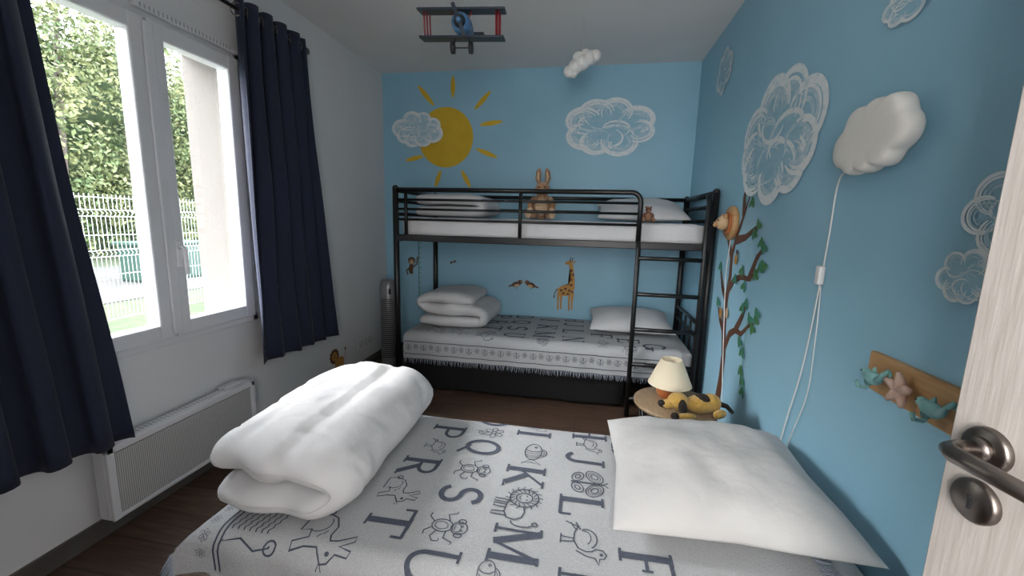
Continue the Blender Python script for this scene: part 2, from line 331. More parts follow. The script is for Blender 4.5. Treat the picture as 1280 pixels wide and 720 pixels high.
# ---------------------------------------------------------------- blankets with letters
def ribbon_pts(pts,w):
    P=[Vector((p[0],p[1])) for p in pts];N=len(P);out=[]
    ww=w if hasattr(w,'__len__') else [w]*N
    closed=(P[0]-P[-1]).length<1e-6
    for i in range(N):
        if closed: t=P[(i+1)%(N-1) if i==N-1 else i+1]-P[i-1 if i>0 else N-2]
        else: t=P[min(i+1,N-1)]-P[max(i-1,0)]
        if t.length<1e-9: t=Vector((1,0))
        t.normalize();n=Vector((-t.y,t.x))*ww[i]/2;out.append((P[i]+n,P[i]-n))
    return out
def arc(cx,cy,rx,ry,a0,a1,n=16): return [(cx+rx*math.cos(math.radians(a0+(a1-a0)*i/n)),cy+ry*math.sin(math.radians(a0+(a1-a0)*i/n))) for i in range(n+1)]
def line(x0,y0,x1,y1,n=4): return [(x0+(x1-x0)*i/n,y0+(y1-y0)*i/n) for i in range(n+1)]
TK,TN=.17,.07
def sf(x,y,w=.34): return (line(x-w/2,y,x+w/2,y),.06)
def stem(x): return [(line(x,0,x,1),TK),sf(x,.03),sf(x,.97)]
G={
'H':stem(.15)+stem(.75)+[(line(.15,.5,.75,.5),TN)],
'I':stem(.4),
'J':[(line(.55,.97,.55,.3)+arc(.33,.3,.22,.27,0,-150)[1:],TK*.8),sf(.55,.97)],
'K':stem(.15)+[(line(.2,.4,.72,.95),TN),(line(.35,.55,.78,.04),TK),sf(.72,.97,.28),sf(.8,.03,.28)],
'L':stem(.2)+[(line(.1,.04,.75,.04),.08),(line(.74,.02,.74,.28),.07)],
'M':[(line(.12,0,.12,1),TN),(line(.9,0,.9,1),TK),(line(.14,.97,.5,.05),TK),(line(.5,.05,.88,.97),TN),sf(.12,.03,.28),sf(.9,.03),sf(.1,.97,.2),sf(.92,.97,.2)],
'N':[(line(.12,0,.12,1),TN),(line(.8,0,.8,1),TN),(line(.14,.97,.78,.03),TK),sf(.12,.03,.28),sf(.8,.97,.28)],
'O':[(arc(.45,.5,.34,.44,0,360,28),.13)],
'Q':[(arc(.45,.5,.34,.44,0,360,28),.13),(line(.4,.15,.85,-.15),.1)],
'P':stem(.2)+[(line(.2,.94,.45,.94)+arc(.45,.7,.28,.24,90,-90)[1:]+line(.45,.46,.2,.46)[1:],.1)],
'R':stem(.2)+[(line(.2,.94,.45,.94)+arc(.45,.72,.26,.22,90,-90)[1:]+line(.45,.5,.2,.5)[1:],.1),(line(.42,.5,.8,.03),TK),sf(.82,.03,.2)],
'S':[(arc(.43,.73,.25,.23,20,270,16)+arc(.43,.27,.27,.23,90,-160,16)[1:],.13)],
'T':stem(.45)+[(line(.02,.95,.88,.95),.08),(line(.03,.97,.03,.72),.07),(line(.87,.97,.87,.72),.07)],
'U':[(line(.15,.97,.15,.35)+arc(.43,.35,.28,.31,180,360)[1:]+line(.71,.35,.71,.97)[1:],.11),sf(.15,.97,.3),sf(.71,.97,.3)],
'A':[(line(.05,.03,.43,.97),TN),(line(.43,.97,.82,.03),TK),(line(.2,.36,.68,.36),TN),sf(.05,.03,.26),sf(.82,.03,.3)],
'B':stem(.2)+[(arc(.4,.73,.26,.22,90,-90),.1),(arc(.4,.27,.32,.23,90,-90),.1)],
'C':[(arc(.45,.5,.34,.44,40,320,24),.13)],
'D':stem(.2)+[(arc(.3,.5,.45,.45,90,-90,20),.12)],
'E':stem(.2)+[(line(.2,.95,.7,.95),.08),(line(.2,.5,.55,.5),.07),(line(.2,.05,.75,.05),.08),(line(.7,.95,.7,.75),.06),(line(.74,.05,.74,.27),.06)],
'F':stem(.2)+[(line(.2,.95,.75,.95),.08),(line(.2,.5,.55,.5),.07),(line(.74,.97,.74,.72),.07),(line(.55,.6,.55,.4),.06)],
'G':[(arc(.45,.5,.34,.44,40,340,24),.13),(line(.55,.4,.9,.4),.07),(line(.76,.4,.76,.1),.12)],
}
def ell(cx,cy,rx,ry,rot=0,n=22):
    c,s=math.cos(rot),math.sin(rot);return [(cx+rx*math.cos(a)*c-ry*math.sin(a)*s,cy+rx*math.cos(a)*s+ry*math.sin(a)*c) for a in [2*math.pi*i/n for i in range(n+1)]]
DW=.026
DOOD={
'butterfly':[(ell(.25,.68,.24,.17,.6),DW),(ell(.75,.68,.24,.17,-.6),DW),(ell(.3,.3,.18,.12,-.5),DW),(ell(.7,.3,.18,.12,.5),DW),(line(.5,.15,.5,.8),.06),(arc(.38,.8,.12,.18,0,80),DW),(arc(.62,.8,.12,.18,180,100),DW),(ell(.25,.68,.1,.07,.6),DW),(ell(.75,.68,.1,.07,-.6),DW),(ell(.3,.3,.08,.05,-.5),DW),(ell(.7,.3,.08,.05,.5),DW),(ell(.25,.68,.17,.12,.6),.015),(ell(.75,.68,.17,.12,-.6),.015)],
'lion':[(ell(.3,.6,.26,.28),DW),(ell(.3,.6,.14,.16),DW),([(.42,.34),(.5,.3),(.75,.28),(.9,.35),(.93,.5),(.85,.62),(.7,.66),(.55,.62)],DW),([(.42,.36),(.4,.05),(.48,.05),(.5,.3)],DW),([(.56,.3),(.54,.05),(.62,.05),(.64,.29)],DW),([(.76,.29),(.77,.05),(.85,.05),(.85,.32)],DW),(arc(.98,.65,.10,.2,-100,90),DW),(ell(.98,.88,.04,.05),DW)]+[([(.3+.17*math.cos(a),.6+.19*math.sin(a)),(.3+.27*math.cos(a+.25),.6+.28*math.sin(a+.25)),(.3+.34*math.cos(a+.1),.6+.36*math.sin(a+.1))],.02) for a in [i*.39 for i in range(16)]]+[(line(.24,.64,.25,.66),.04),(line(.35,.64,.36,.66),.04),(arc(.3,.56,.06,.05,200,340,6),.02)],
'fish':[(ell(.42,.5,.38,.22),DW),([(.78,.5),(1,.75),(.93,.5),(1,.25),(.78,.5)],DW),(ell(.2,.55,.03,.03),DW),(arc(.3,.5,.12,.2,-70,70),DW),(arc(.42,.5,.1,.2,-70,70),.018),(arc(.52,.5,.1,.2,-70,70),.018),(arc(.62,.5,.08,.16,-70,70),.018),(arc(.45,.65,.2,.2,20,160),DW),(arc(.45,.66,.14,.13,20,160),.018)],
'flower':[(ell(.5+.22*math.cos(a),.65+.22*math.sin(a),.15,.09,a,14),DW) for a in [i*math.pi/3 for i in range(6)]]+[(ell(.5,.65,.08,.08),DW),(line(.5,.43,.47,0),DW),(ell(.62,.2,.14,.06,.5),DW)],
'bird':[([(.1,.35),(.3,.28),(.5,.27),(.68,.36),(.74,.5),(.72,.6),(.65,.68),(.66,.8),(.75,.86),(.84,.82),(.86,.74),(1,.72),(.86,.66),(.84,.5),(.74,.32)],DW),(arc(.42,.5,.25,.2,30,200),DW),(arc(.40,.46,.18,.13,30,200),.018),(line(.2,.4,0,.3),DW),(line(.2,.3,.02,.2),DW),(line(.12,.36,.0,.1),DW),(line(.45,.28,.42,.03),DW),(line(.52,.28,.55,.03),DW),(line(.35,.03,.6,.03),DW),(ell(.76,.77,.02,.02),DW)],
'scroll':[([(.05,.15),(.15,.2),(.1,.5),(.2,.85),(.35,.9),(.9,.8),(.95,.6),(.85,.35),(.9,.1),(.3,.05),(.05,.15)],DW),(ell(.12,.12,.08,.08),DW),(ell(.9,.82,.08,.08),DW)]+[([(.25+.05*i,y-.01*i+.012*(-1)**i) for i in range(11)],.02) for y in (.24,.33,.42,.51,.6,.69,.78)],
'rabbit':[([(.12,.05),(.08,.25),(.15,.45),(.32,.56),(.5,.55),(.6,.6),(.58,.72),(.45,.95),(.55,.97),(.66,.78),(.7,.98),(.79,.95),(.77,.76),(.88,.68),(.9,.58),(.8,.5),(.72,.45),(.74,.25),(.82,.06),(.7,.04),(.6,.25),(.45,.2),(.5,.05),(.12,.05)],DW),(ell(.06,.28,.06,.06),DW),(ell(.78,.64,.018,.02),.03),(arc(.3,.25,.18,.18,-20,130),.018),(line(.88,.58,1,.62),.012),(line(.88,.57,1,.54),.012),(line(.5,.4,.58,.36),.016),(line(.42,.46,.5,.42),.016)],
'monkey':[(ell(.5,.74,.17,.17),DW),(ell(.31,.76,.06,.08),DW),(ell(.69,.76,.06,.08),DW),(ell(.5,.69,.11,.09),.018),(ell(.44,.79,.02,.025),.02),(ell(.56,.79,.02,.025),.02),(arc(.5,.68,.06,.04,200,340,6),.018),(ell(.5,.38,.17,.22),DW),(ell(.5,.36,.1,.14),.018),([(.35,.5),(.18,.42),(.1,.6),(.05,.58)],DW),([(.65,.5),(.82,.5),(.9,.7),(.96,.68)],DW),([(.42,.18),(.3,.05),(.2,.06)],DW),([(.58,.18),(.7,.05),(.8,.06)],DW),([(.66,.3),(.82,.22),(.93,.3),(.92,.42),(.85,.42)],DW)],
}
def flatlay(mb,strokes,ox,oy,sx,sy,right,up,D,k,off=.002):
    for pts,w in strokes:
        ww=[q*(sx+sy)/2 for q in w] if hasattr(w,'__len__') else w*(sx+sy)/2
        rp=ribbon_pts([(p[0]*sx,p[1]*sy) for p in pts],ww)
        vs=[]
        for l,r_ in rp:
            for q in (l,r_):
                a=ox+right[0]*q.x+up[0]*q.y;bb=oy+right[1]*q.x+up[1]*q.y
                vs.append(D(a,bb,off))
        n=len(rp);fs=[(2*i,2*i+1,2*i+3,2*i+2) for i in range(n-1)]
        mb.add(vs,fs,k,True)
def make_drape(x0,x1,y0,y1,z,rad,amp,seed):
    def fold(s,e,sgn):
        d=(s-e)*sgn+rad
        if d<=0: return s,0
        L=rad*math.pi/2
        if d<L: th=d/rad;return e+sgn*(-rad+rad*math.sin(th)),rad*(1-math.cos(th))
        return e+sgn*.0,rad+(d-L)
    def D(a,bb,off=0):
        x,dx=fold(a,x0,-1) if a<(x0+x1)/2 else (a,0)
        y,dy=fold(bb,y0,-1) if bb<(y0+y1)/2 else fold(bb,y1,1)
        n=amp*(noise.noise(Vector((a*3.2,bb*3.2,seed)))+.5*noise.noise(Vector((a*8,bb*6,seed+3))))
        hang=min(1,(dx+dy)/.1)
        ww=.009*hang*math.sin((bb if dx>dy else a)*32+seed)
        p=Vector((x,y,z-max(dx,dy)-.15*min(dx,dy)+n*(1-hang)))
        o=off
        if dx>.02: p.x-= (o+.006+ww*.5+.25*min(dx,dy))*min(1,dx/.05)
        if dy>.02: p.y+= (o+.006+ww*.5+.25*min(dx,dy))*min(1,dy/.05)*(-1 if bb<(y0+y1)/2 else 1)
        p.z+=o
        return p
    return D
def grid(mb,D,a0,a1,b0,b1,na,nb,k):
    vs=[D(a0+(a1-a0)*i/na,b0+(b1-b0)*j/nb) for j in range(nb+1) for i in range(na+1)]
    fs=[(j*(na+1)+i,j*(na+1)+i+1,(j+1)*(na+1)+i+1,(j+1)*(na+1)+i) for j in range(nb) for i in range(na)]
    mb.add(vs,fs,k,True)
def fringe(mb,D,pts,dirn,k,ln=.045,droop=.8):
    for (a,bb) in pts:
        p=D(a,bb);q=D(a-dirn[0]*.02,bb-dirn[1]*.02);t=(p-q).normalized()
        t=(t*.6+Vector((0,0,-droop))).normalized()
        e=p+t*ln+Vector((random.uniform(-.010,.008),random.uniform(-.009,.009),-abs(random.uniform(0,.008))))
        mb.tube([p,(p+e)/2+Vector((random.uniform(-.004,.004),)*3),e],[.0026,.0024,.0016],k,n=4)
def letters(mb,D,rows,doods,sx=.115,sy=.125):
    for ch,a,bb in rows:
        flatlay(mb,G[ch],a-sy/2,bb+.45*sx,sx,sy,(0,-1),(1,0),D,'print')
    for nm,a,bb,s in doods:
        flatlay(mb,DOOD[nm],a-s/2,bb+.5*s,s,s,(0,-1),(1,0),D,'print')
FX0,FX1,FY0,FY1,FZ=.785,2.585,-2.74,-1.93,.42
b=MB();b.box((FX0+.02,FY0+.02,.12),(FX1,FY1-.02,.24),'blackcloth',.01)
for x in (FX0+.08,FX1-.08):
    for y in (FY0+.08,FY1-.08): b.tube([(x,y,0),(x,y,.13)],.025,'wood')
slab(b,((FX0+FX1)/2,(FY0+FY1)/2,.325),(FX1-FX0-.015,FY1-FY0-.015,.17),.05,'cotton',amp=.002)
b.build('single_bed')
D1=make_drape(FX0,FX1,FY0,FY1,FZ+.004,.05,.004,2)
b=MB();a0,a1,b0,b1=FX0-.035,2.44,FY0-.10,FY1+.14
grid(b,D1,a0,a1,b0,b1,110,80,'blanket')
rows=[('P',1.31,-2.085),('R',1.29,-2.33),('T',1.31,-2.60),('O',1.475,-1.945),('Q',1.475,-2.165),('S',1.475,-2.45),('U',1.48,-2.72),('I',1.65,-2.03),('K',1.655,-2.31),('M',1.675,-2.60),('H',1.87,-1.965),('J',1.855,-2.17),('L',1.845,-2.425),('N',1.86,-2.72),('F',2.01,-2.62),('D',2.02,-2.34),('B',2.02,-2.08),('A',2.2,-1.98),('C',2.2,-2.2),('E',2.2,-2.45),('G',2.2,-2.72)]
do=[('fish',1.665,-2.165,.14),('lion',1.655,-2.45,.16),('monkey',1.48,-2.31,.135),('rabbit',1.285,-2.465,.135),('monkey',1.48,-2.585,.135),('butterfly',1.86,-2.30,.145),('bird',1.86,-2.565,.145),('bird',1.31,-2.2,.11),('scroll',.975,-2.66,.20),('rabbit',1.175,-2.68,.18),('flower',1.475,-2.05,.11),('bird',1.875,-2.065,.115),('lion',1.66,-1.945,.09),('fish',1.62,-2.72,.10)]
letters(b,D1,rows,do,sx=.125,sy=.135)
for aa in (.875,.89): flatlay(b,[(line(0,0,.95,0,60),.003*2)],aa,FY1+.05,1,1,(0,-1),(1,0),D1,'print')
for i in range(19):
    flatlay(b,DOOD['flower'][:6],.81,FY1-.02-i*.045,.04,.04,(0,-1),(1,0),D1,'print')
fringe(b,D1,[(a0,b0+(b1-b0)*i/190) for i in range(191)],(-1,0),'fringe',.06)
fringe(b,D1,[(a1,b0+(b1-b0)*i/170) for i in range(171)],(1,0),'fringe',.045,0)
b.build('alphabet_blanket')
D2=make_drape(BX0+.03,BX1-.03,BY0-.004,BY1+.0,.425+LZ,.05,.005,7)
b=MB();c0,c1,e0,e1=BX0+.04,2.46,BY0-.175,BY1-.01
grid(b,D2,c0,c1,e0,e1,100,50,'blanket')
rows=[('P',1.14,-.16),('R',1.14,-.36),('T',1.14,-.56),('O',1.33,-.12),('Q',1.33,-.32),('S',1.33,-.52),('U',1.34,-.72),('I',1.55,-.2),('K',1.55,-.42),('M',1.55,-.63),('H',1.75,-.12),('J',1.75,-.30),('L',1.75,-.5),('N',1.76,-.71),('F',1.96,-.58),('D',1.96,-.38),('G',2.3,-.75),('E',2.14,-.66)]
do=[('lion',1.14,-.74,.15),('rabbit',.94,-.73,.15),('butterfly',1.55,-.78,.11),('fish',1.96,-.75,.13),('bird',.78,-.72,.15),('scroll',.66,-.7,.14),('monkey',2.14,-.80,.11)]
letters(b,D2,rows,do,sx=.145,sy=.155)
for bb in (-.872,-.965): flatlay(b,[(line(0,0,1.90,0,80),.006)],BX0+.05,bb,1,1,(1,0),(0,1),D2,'print')
for i in range(33):
    flatlay(b,[(q[0],.045) for q in DOOD['flower' if i%2 else 'butterfly'][:6]],BX0+.06+i*.057,-.945,.05,.055,(1,0),(0,1),D2,'print')
fringe(b,D2,[(c0+(c1-c0)*i/190,e0) for i in range(191)],(0,-1),'fringe',.035)
b.build('alphabet_blanket')
b=MB()
duvet(b,[(.850,.492,.050),(1.0,.487,.053),(1.12,.492,.053),(1.182,.540,.050),(1.13,.590,.056),(1.0,.598,.064),(.88,.597,.064),(.825,.590,.056)],-2.69,-1.955,'cotton',seed=5,amp=.20,warp=.028,ny=96,endr=.10,seams=((.51,.016),(.67,.008)),shear=-.02)
b.build('folded_duvet')
b=MB();pillow(b,(0,0,0),.625,.625,.20,'linen',seed=12,mtx=Matrix.Translation((2.245,-2.268,.489))@Matrix.Rotation(-.02,4,'Z')@Matrix.Rotation(-.02,4,'Y'),amp=.022,n=72);b.build('pillow')
# ---------------------------------------------------------------- tower fan
b=MB();fx,fy=.215,-.40
b.lathe([(0,0),(.13,0),(.13,.012),(.10,.028),(.03,.035),(0,.035)],(fx,fy,0),'dark')
b.lathe([(.0,.03),(.058,.03),(.066,.06),(.068,.70),(.06,.75),(.045,.77),(0,.77)],(fx,fy,0),'silver')
for i in range(30):
    z=.12+i*.017;b.tube([(fx+.0695*math.cos(a),fy+.0695*math.sin(a),z) for a in np.linspace(-2.2,.2,12)],.0035,'dark',n=6)
b.box((fx+.02,fy-.06,.655),(fx+.05,fy-.05,.70),'dark',.003)
b.build('tower_fan')
for y in (-.50,-.425,-.35):
    b=MB();b.box((0,y-.034,.19),(.009,y+.034,.265),'plasticw',.004)
    b.lathe([(.022,0),(.024,.001),(.026,0)],(0,0,0),'dark',20,mtx=Matrix.Translation((.0095,y,.2275))@Matrix.Rotation(math.pi/2,4,'Y'));b.sph((.0095,y-.009,.2275),.003,'dark');b.sph((.0095,y+.009,.2275),.003,'dark')
    b.build('wall_outlet')
# ---------------------------------------------------------------- side table
tx,ty,tz=2.27,-1.62,.45;b=MB()
b.lathe([(0,-.018),(.185,-.018),(.19,-.014),(.19,-.003),(.186,0),(0,0)],(tx,ty,tz),'tabletop',48)
R0,R1=.165,.115
for zz,rr in ((tz-.022,R0),(.005,R1),(.22,(R0+R1)/2)):
    b.tube([(tx+rr*math.cos(a),ty+rr*math.sin(a),zz) for a in [2*math.pi*i/36 for i in range(36)]],.0035,'black',n=6,closed=True)
for i in range(20):
    a=2*math.pi*i/20;a2=a+math.pi/10
    b.tube([(tx+R0*math.cos(a),ty+R0*math.sin(a),tz-.02),(tx+R1*math.cos(a2),ty+R1*math.sin(a2),.005)],.0025,'black',n=5)
    b.tube([(tx+R0*math.cos(a),ty+R0*math.sin(a),tz-.02),(tx+R1*math.cos(a2-math.pi/5),ty+R1*math.sin(a2-math.pi/5),.005)],.0025,'black',n=5)
b.build('side_table')
lx,ly=2.245,-1.575;b=MB()
b.lathe([(0,0),(.035,0),(.05,.010),(.060,.034),(.056,.06),(.038,.078),(.015,.085),(.012,.085)],(lx,ly,tz),'orange',36)
b.lathe([(.012,.085),(.012,.13)],(lx,ly,tz),'steel',16)
b.lathe([(.100,.070),(.048,.192),(.046,.192),(.098,.070),(.100,.070)],(lx,ly,tz),'shade',48)
b.lathe([(0,.12),(.02,.13),(.028,.155),(.02,.175),(0,.18)],(lx,ly,tz),'plasticw',16)
b.build('table_lamp')
b=MB();dm=Matrix.Translation((2.297,-1.728,tz))@Matrix.Rotation(math.radians(195),4,'Z')@Matrix.Scale(1.05,4)
b.sph((-.055,0,.038),(.07,.045,.038),'yplush',mtx=dm);b.sph((-.10,.0,.042),(.04,.042,.04),'yplush',mtx=dm);b.sph((-.06,.0,.055),(.04,.036,.026),'bplush',mtx=dm)
b.sph((.045,0,.052),(.042,.042,.038),'yplush',mtx=dm);b.sph((.085,0,.040),(.026,.026,.02),'yplush',mtx=dm);b.sph((.110,0,.046),(.009,.011,.008),'bplush',mtx=dm)
for s in (1,-1):
    b.sph((.045,s*.042,.045),(.018,.012,.036),'bplush',rot=(s*.5,0,0),mtx=dm);b.sph((.070,s*.017,.068),.0055,'bplush',seg=10,mtx=dm)
    b.sph((.04,s*.062,.014),(.045,.016,.014),'yplush',mtx=dm);b.sph((.085,s*.062,.015),(.016,.018,.015),'bplush',mtx=dm)
    b.sph((-.11,s*.055,.018),(.035,.018,.018),'yplush',rot=(0,0,s*.4),mtx=dm)
b.tube([(-.13,0,.04),(-.16,.02,.035),(-.17,.05,.02)],[.012,.01,.007],'bplush',mtx=dm)
b.build('plush_dog')
def sit_plush(name,loc,s,body,inner,ears,rz=0):
    b=MB();m=Matrix.Translation(loc)@Matrix.Rotation(rz,4,'Z')@Matrix.Scale(s,4)
    b.sph((0,0,.26),(.2,.17,.27),body,mtx=m);b.sph((0,-.1,.25),(.13,.1,.19),inner,mtx=m)
    b.sph((0,-.02,.60),(.155,.14,.15),body,mtx=m);b.sph((0,-.13,.565),(.075,.06,.055),inner,mtx=m);b.sph((0,-.19,.585),(.022,.015,.015),'bplush',mtx=m,seg=10)
    for q in (1,-1):
        b.sph((q*.06,-.14,.64),.017,'bplush',mtx=m,seg=10)
        b.tube([(q*.15,-.02,.42),(q*.24,-.08,.32),(q*.22,-.16,.20)],[.06,.055,.06],body,mtx=m);b.sph((q*.22,-.17,.18),.062,inner,mtx=m)
        b.tube([(q*.1,-.05,.10),(q*.2,-.18,.08),(q*.24,-.3,.08)],[.09,.08,.07],body,mtx=m);b.sph((q*.245,-.33,.10),(.07,.05,.09),inner,mtx=m)
        if ears=='long':
            b.tube([(q*.07,0,.70),(q*.10,.01,.82),(q*.09,0,.95),(q*.07,-.02,1.02)],[.035,.062,.055,.015],body,mtx=m);b.tube([(q*.075,-.04,.75),(q*.10,-.05,.84),(q*.088,-.045,.95)],[.015,.03,.012],inner,mtx=m)
        else: b.sph((q*.12,0,.72),(.05,.03,.05),body,mtx=m)
    return b.build(name)
sit_plush('plush_rabbit',(1.50,-.66,1.288),.335,'tan','cream','long')
sit_plush('plush_bear',(2.20,-.72,1.288),.13,'brplush','tan','round')
# ---------------------------------------------------------------- biplane
bp=empty('hanging_toy_biplane');b=MB();pm=Matrix.Translation((1.15,-1.37,2.232))@Matrix.Rotation(math.radians(6),4,'Z')@Matrix.Rotation(math.radians(10),4,'X')
b.tube([(0,-.13,0),(0,-.11,0),(0,-.05,0),(0,.06,.002),(0,.16,.012),(0,.21,.018)],[.028,.044,.048,.038,.022,.008],'planeblue',n=20,mtx=pm)
b.tube([(0,-.15,0),(0,-.13,0)],[.014,.030],'planenavy',n=16,mtx=pm)
b.box((-.215,-.10,.055),(.215,.0,.066),'planenavy',.003,mtx=pm);b.box((-.21,-.10,-.064),(.21,.0,-.053),'planenavy',.003,mtx=pm)
for s in (1,-1):
    for x in (.17,.185):
        for y in (-.075,-.02): b.tube([(s*x,y,-.055),(s*x,y,.056)],.0035,'red',n=6,mtx=pm)
    b.tube([(s*.03,-.06,.02),(s*.05,-.06,.056)],.003,'red',n=6,mtx=pm)
    b.tube([(s*.03,-.07,-.055),(s*.045,-.08,-.105)],.004,'planenavy',n=6,mtx=pm)
    b.tube([(s*.036,-.08,-.105),(s*.054,-.08,-.105)],.028,'dark',n=20,mtx=pm)
    b.box((s*.0,.16,.012) if s>0 else (-.075,.16,.012),(.075,.205,.017) if s>0 else (0,.205,.017),'planenavy',.002,mtx=pm)
b.tube([(-.05,-.08,-.105),(.05,-.08,-.105)],.003,'dark',n=6,mtx=pm)
b.box((-.003,.165,.015),(.003,.21,.07),'planenavy',.001,mtx=pm)
b.box((-.075,-.156,-.009),(.075,-.152,.009),'planenavy',.002,mtx=pm@Matrix.Rotation(1.2,4,'Y'))
b.sph((0,-.158,0),.012,'planeblue',mtx=pm);b.build('biplane_body',bp)
b=MB();b.tube([(1.15,-1.37,2.25),(1.15,-1.37,2.5)],.0012,'plasticw',n=5);b.tube([(1.15,-1.37,2.485),(1.15,-1.37,2.5)],.012,'plasticw');b.build('string',bp)
b=MB();cm=Matrix.Translation((1.73,-.79,2.25))@Matrix.Rotation(-.25,4,'Y')
for (x,z,rr) in ((-.085,-.03,.036),(-.045,-.015,.046),(0,.0,.050),(.045,.012,.046),(.085,.015,.036),(-.015,.03,.038),(.03,.035,.036),(-.065,-.05,.026)): b.sph((x,0,z),(rr,rr*.8,rr),'plasticw',mtx=cm,seg=16)
b.tube([(1.73,-.79,2.29),(1.73,-.79,2.5)],.001,'plasticw',n=5);b.build('hanging_cloud_ornament')
# ---------------------------------------------------------------- door
dp=empty('door_1')
ang=math.radians(8);ddir=Vector((math.sin(ang),-math.cos(ang),0));dn=Vector((-math.cos(ang),-math.sin(ang),0));sp=.048;e=Vector((2.336,-2.994,0))-ddir*sp
dm=Matrix(((ddir.x,dn.x,0,e.x),(ddir.y,dn.y,0,e.y),(0,0,1,0),(0,0,0,1)))
b=MB();b.box((0,-.04,.01),(.83,0,2.03),'doorm',.002,mtx=dm);b.build('door_leaf',dp)
b=MB();hz=1.0
def ros(z):
    m=dm@Matrix.Translation((sp,0,z))@Matrix.Rotation(-math.pi/2,4,'X')
    b.lathe([(.0285,0),(.0285,.006),(.025,.010),(.0,.010)],(0,0,0),'steel',40,mtx=m)
ros(hz);ros(hz-.072)
b.tube([(sp,.008,hz),(sp,.04,hz),(sp+.004,.052,hz),(sp+.014,.058,hz),(sp+.05,.058,hz),(sp+.13,.050,hz-.004)],[.0105,.0105,.0105,.0105,.0105,.0095],'steel',n=16,mtx=dm)
b.tube([(sp,.008,hz),(sp,.02,hz)],.016,'steel',n=20,mtx=dm)
b.sph((sp,.0105,hz-.067),(.0045,.001,.0045),'dark',mtx=dm);b.box((sp-.0022,.0095,hz-.083),(sp+.0022,.0112,hz-.068),'dark',mtx=dm)
b.build('door_handle',dp)
# ---------------------------------------------------------------- wall paintings and decals
def PB(a,t,off=0): return Vector((a,-.0012-off,t))
def PR(a,t,off=0): return Vector((W-.0012-off,-a,t))
def PL(a,t,off=0): return Vector((.0012+off,a,t))
lay=[0]
def stroke(mb,P,pts,w,k):
    lay[0]=(lay[0]+1)%80;flatlay(mb,[(pts,w)],0,0,1,1,(1,0),(0,1),lambda a,t,o:P(a,t,o),k,off=.001+.0001*lay[0])
def poly(mb,P,pts,k,off=.001):
    n=len(pts);c=(sum(p[0] for p in pts)/n,sum(p[1] for p in pts)/n)
    lay[0]=(lay[0]+1)%80;off+=.0001*lay[0]
    mb.add([P(c[0],c[1],off)]+[P(p[0],p[1],off) for p in pts],[(0,1+i,1+(i+1)%n) for i in range(n)],k,False)
def fell(mb,P,cx,cy,rx,ry,k,rot=0): poly(mb,P,ell(cx,cy,rx,ry,rot)[:-1],k)
def cloud(name,P,cx,cy,w,h,seed,fill='paint3',lob=8,wk=1.0):
    rg=random.Random(seed);b=MB();lay[0]=0
    L=[]
    for i in range(lob):
        th=2*math.pi*(i+.5*rg.random())/lob+.3
        rr=rg.uniform(.8,1.1);L.append((th,cx+.31*w*math.cos(th),cy+.26*h*math.sin(th),.19*w*rr,.22*h*rr))
    fell(b,P,cx,cy,.32*w,.30*h,fill)
    for (th,x,y,rx,ry) in L: fell(b,P,x,y,rx*.97,ry*.97,fill)
    for i in range(8):
        n=16;q=rg.uniform(.10,.2);a0=rg.uniform(0,360);wd=h*rg.uniform(.025,.045)*wk
        stroke(b,P,arc(cx+rg.uniform(-.24,.24)*w,cy+rg.uniform(-.2,.15)*h,w*q,h*q*.9,a0,a0+rg.uniform(160,290),n),[wd*(.3+.7*math.sin(math.pi*j/n)) for j in range(n+1)],'paint2' if i%2 else 'paint')
    for (th,x,y,rx,ry) in L:
        d=math.degrees(th)
        for k in (3,2,1,0):
            q=1-.16*k-rg.uniform(0,.05);wd=h*rg.uniform(.045,.07)*wk*(1 if k<1 else .6);n=18
            stroke(b,P,arc(x+rg.uniform(-.01,.01)*w,y+rg.uniform(-.01,.01)*h,rx*q,ry*q,d-115+rg.uniform(-15,20),d+115+rg.uniform(-20,15),n),[wd*(.35+.65*math.sin(math.pi*j/n)) for j in range(n+1)],'paint' if k<2 else 'paint2')
    b.build(name)
b=MB();sx_,sz_=.575,1.965
poly(b,PB,ell(sx_,sz_,.245,.25,0,60)[:-1],'sun',0)
for (p,q) in (((.64,2.29),(.64,2.46)),((.83,2.19),(.965,2.33)),((.88,2.065),(1.07,2.09)),((.85,1.87),(1.03,1.80)),((.72,1.69),(.80,1.55)),((.53,1.69),(.48,1.55)),((.21,1.775),(.37,1.81)),((.33,2.39),(.47,2.23))):
    stroke(b,PB,line(p[0],p[1],q[0],q[1],10),[.014+.026*math.sin(math.pi*i/10) for i in range(11)],'sun')
b.build('painted_sun')
def PB2(a,t,off=0): return Vector((a,-.011-off,t))
cloud('painted_cloud',PB2,.325,2.03,.46,.32,4,fill='paint2')
cloud('painted_cloud',PB,1.95,2.03,.74,.46,11)
cloud('painted_cloud',PR,1.52,1.635,.80,.58,21,lob=9)
cloud('painted_cloud',PR,.64,2.22,.30,.28,31,lob=6)
cloud('painted_cloud',PR,2.665,1.31,.27,.19,41,lob=7,wk=.8)
cloud('painted_cloud',PR,2.565,1.18,.15,.12,51,lob=7,wk=.8)
cloud('painted_cloud',PR,2.26,1.86,.22,.12,61,lob=7)
lay[0]=0
b=MB()
poly(b,PB,[(1.585,.70),(1.62,.73),(1.68,.74),(1.70,.80),(1.685,.90),(1.715,.90),(1.73,.80),(1.735,.72),(1.72,.66),(1.66,.64),(1.60,.645)],'dorange')
for (x,l) in ((1.60,.0),(1.625,.01),(1.695,.0),(1.72,.01)): stroke(b,PB,[(x,.67),(x-.004,.58),(x-.002,.515+l)],[.026,.014,.014],'dorange')
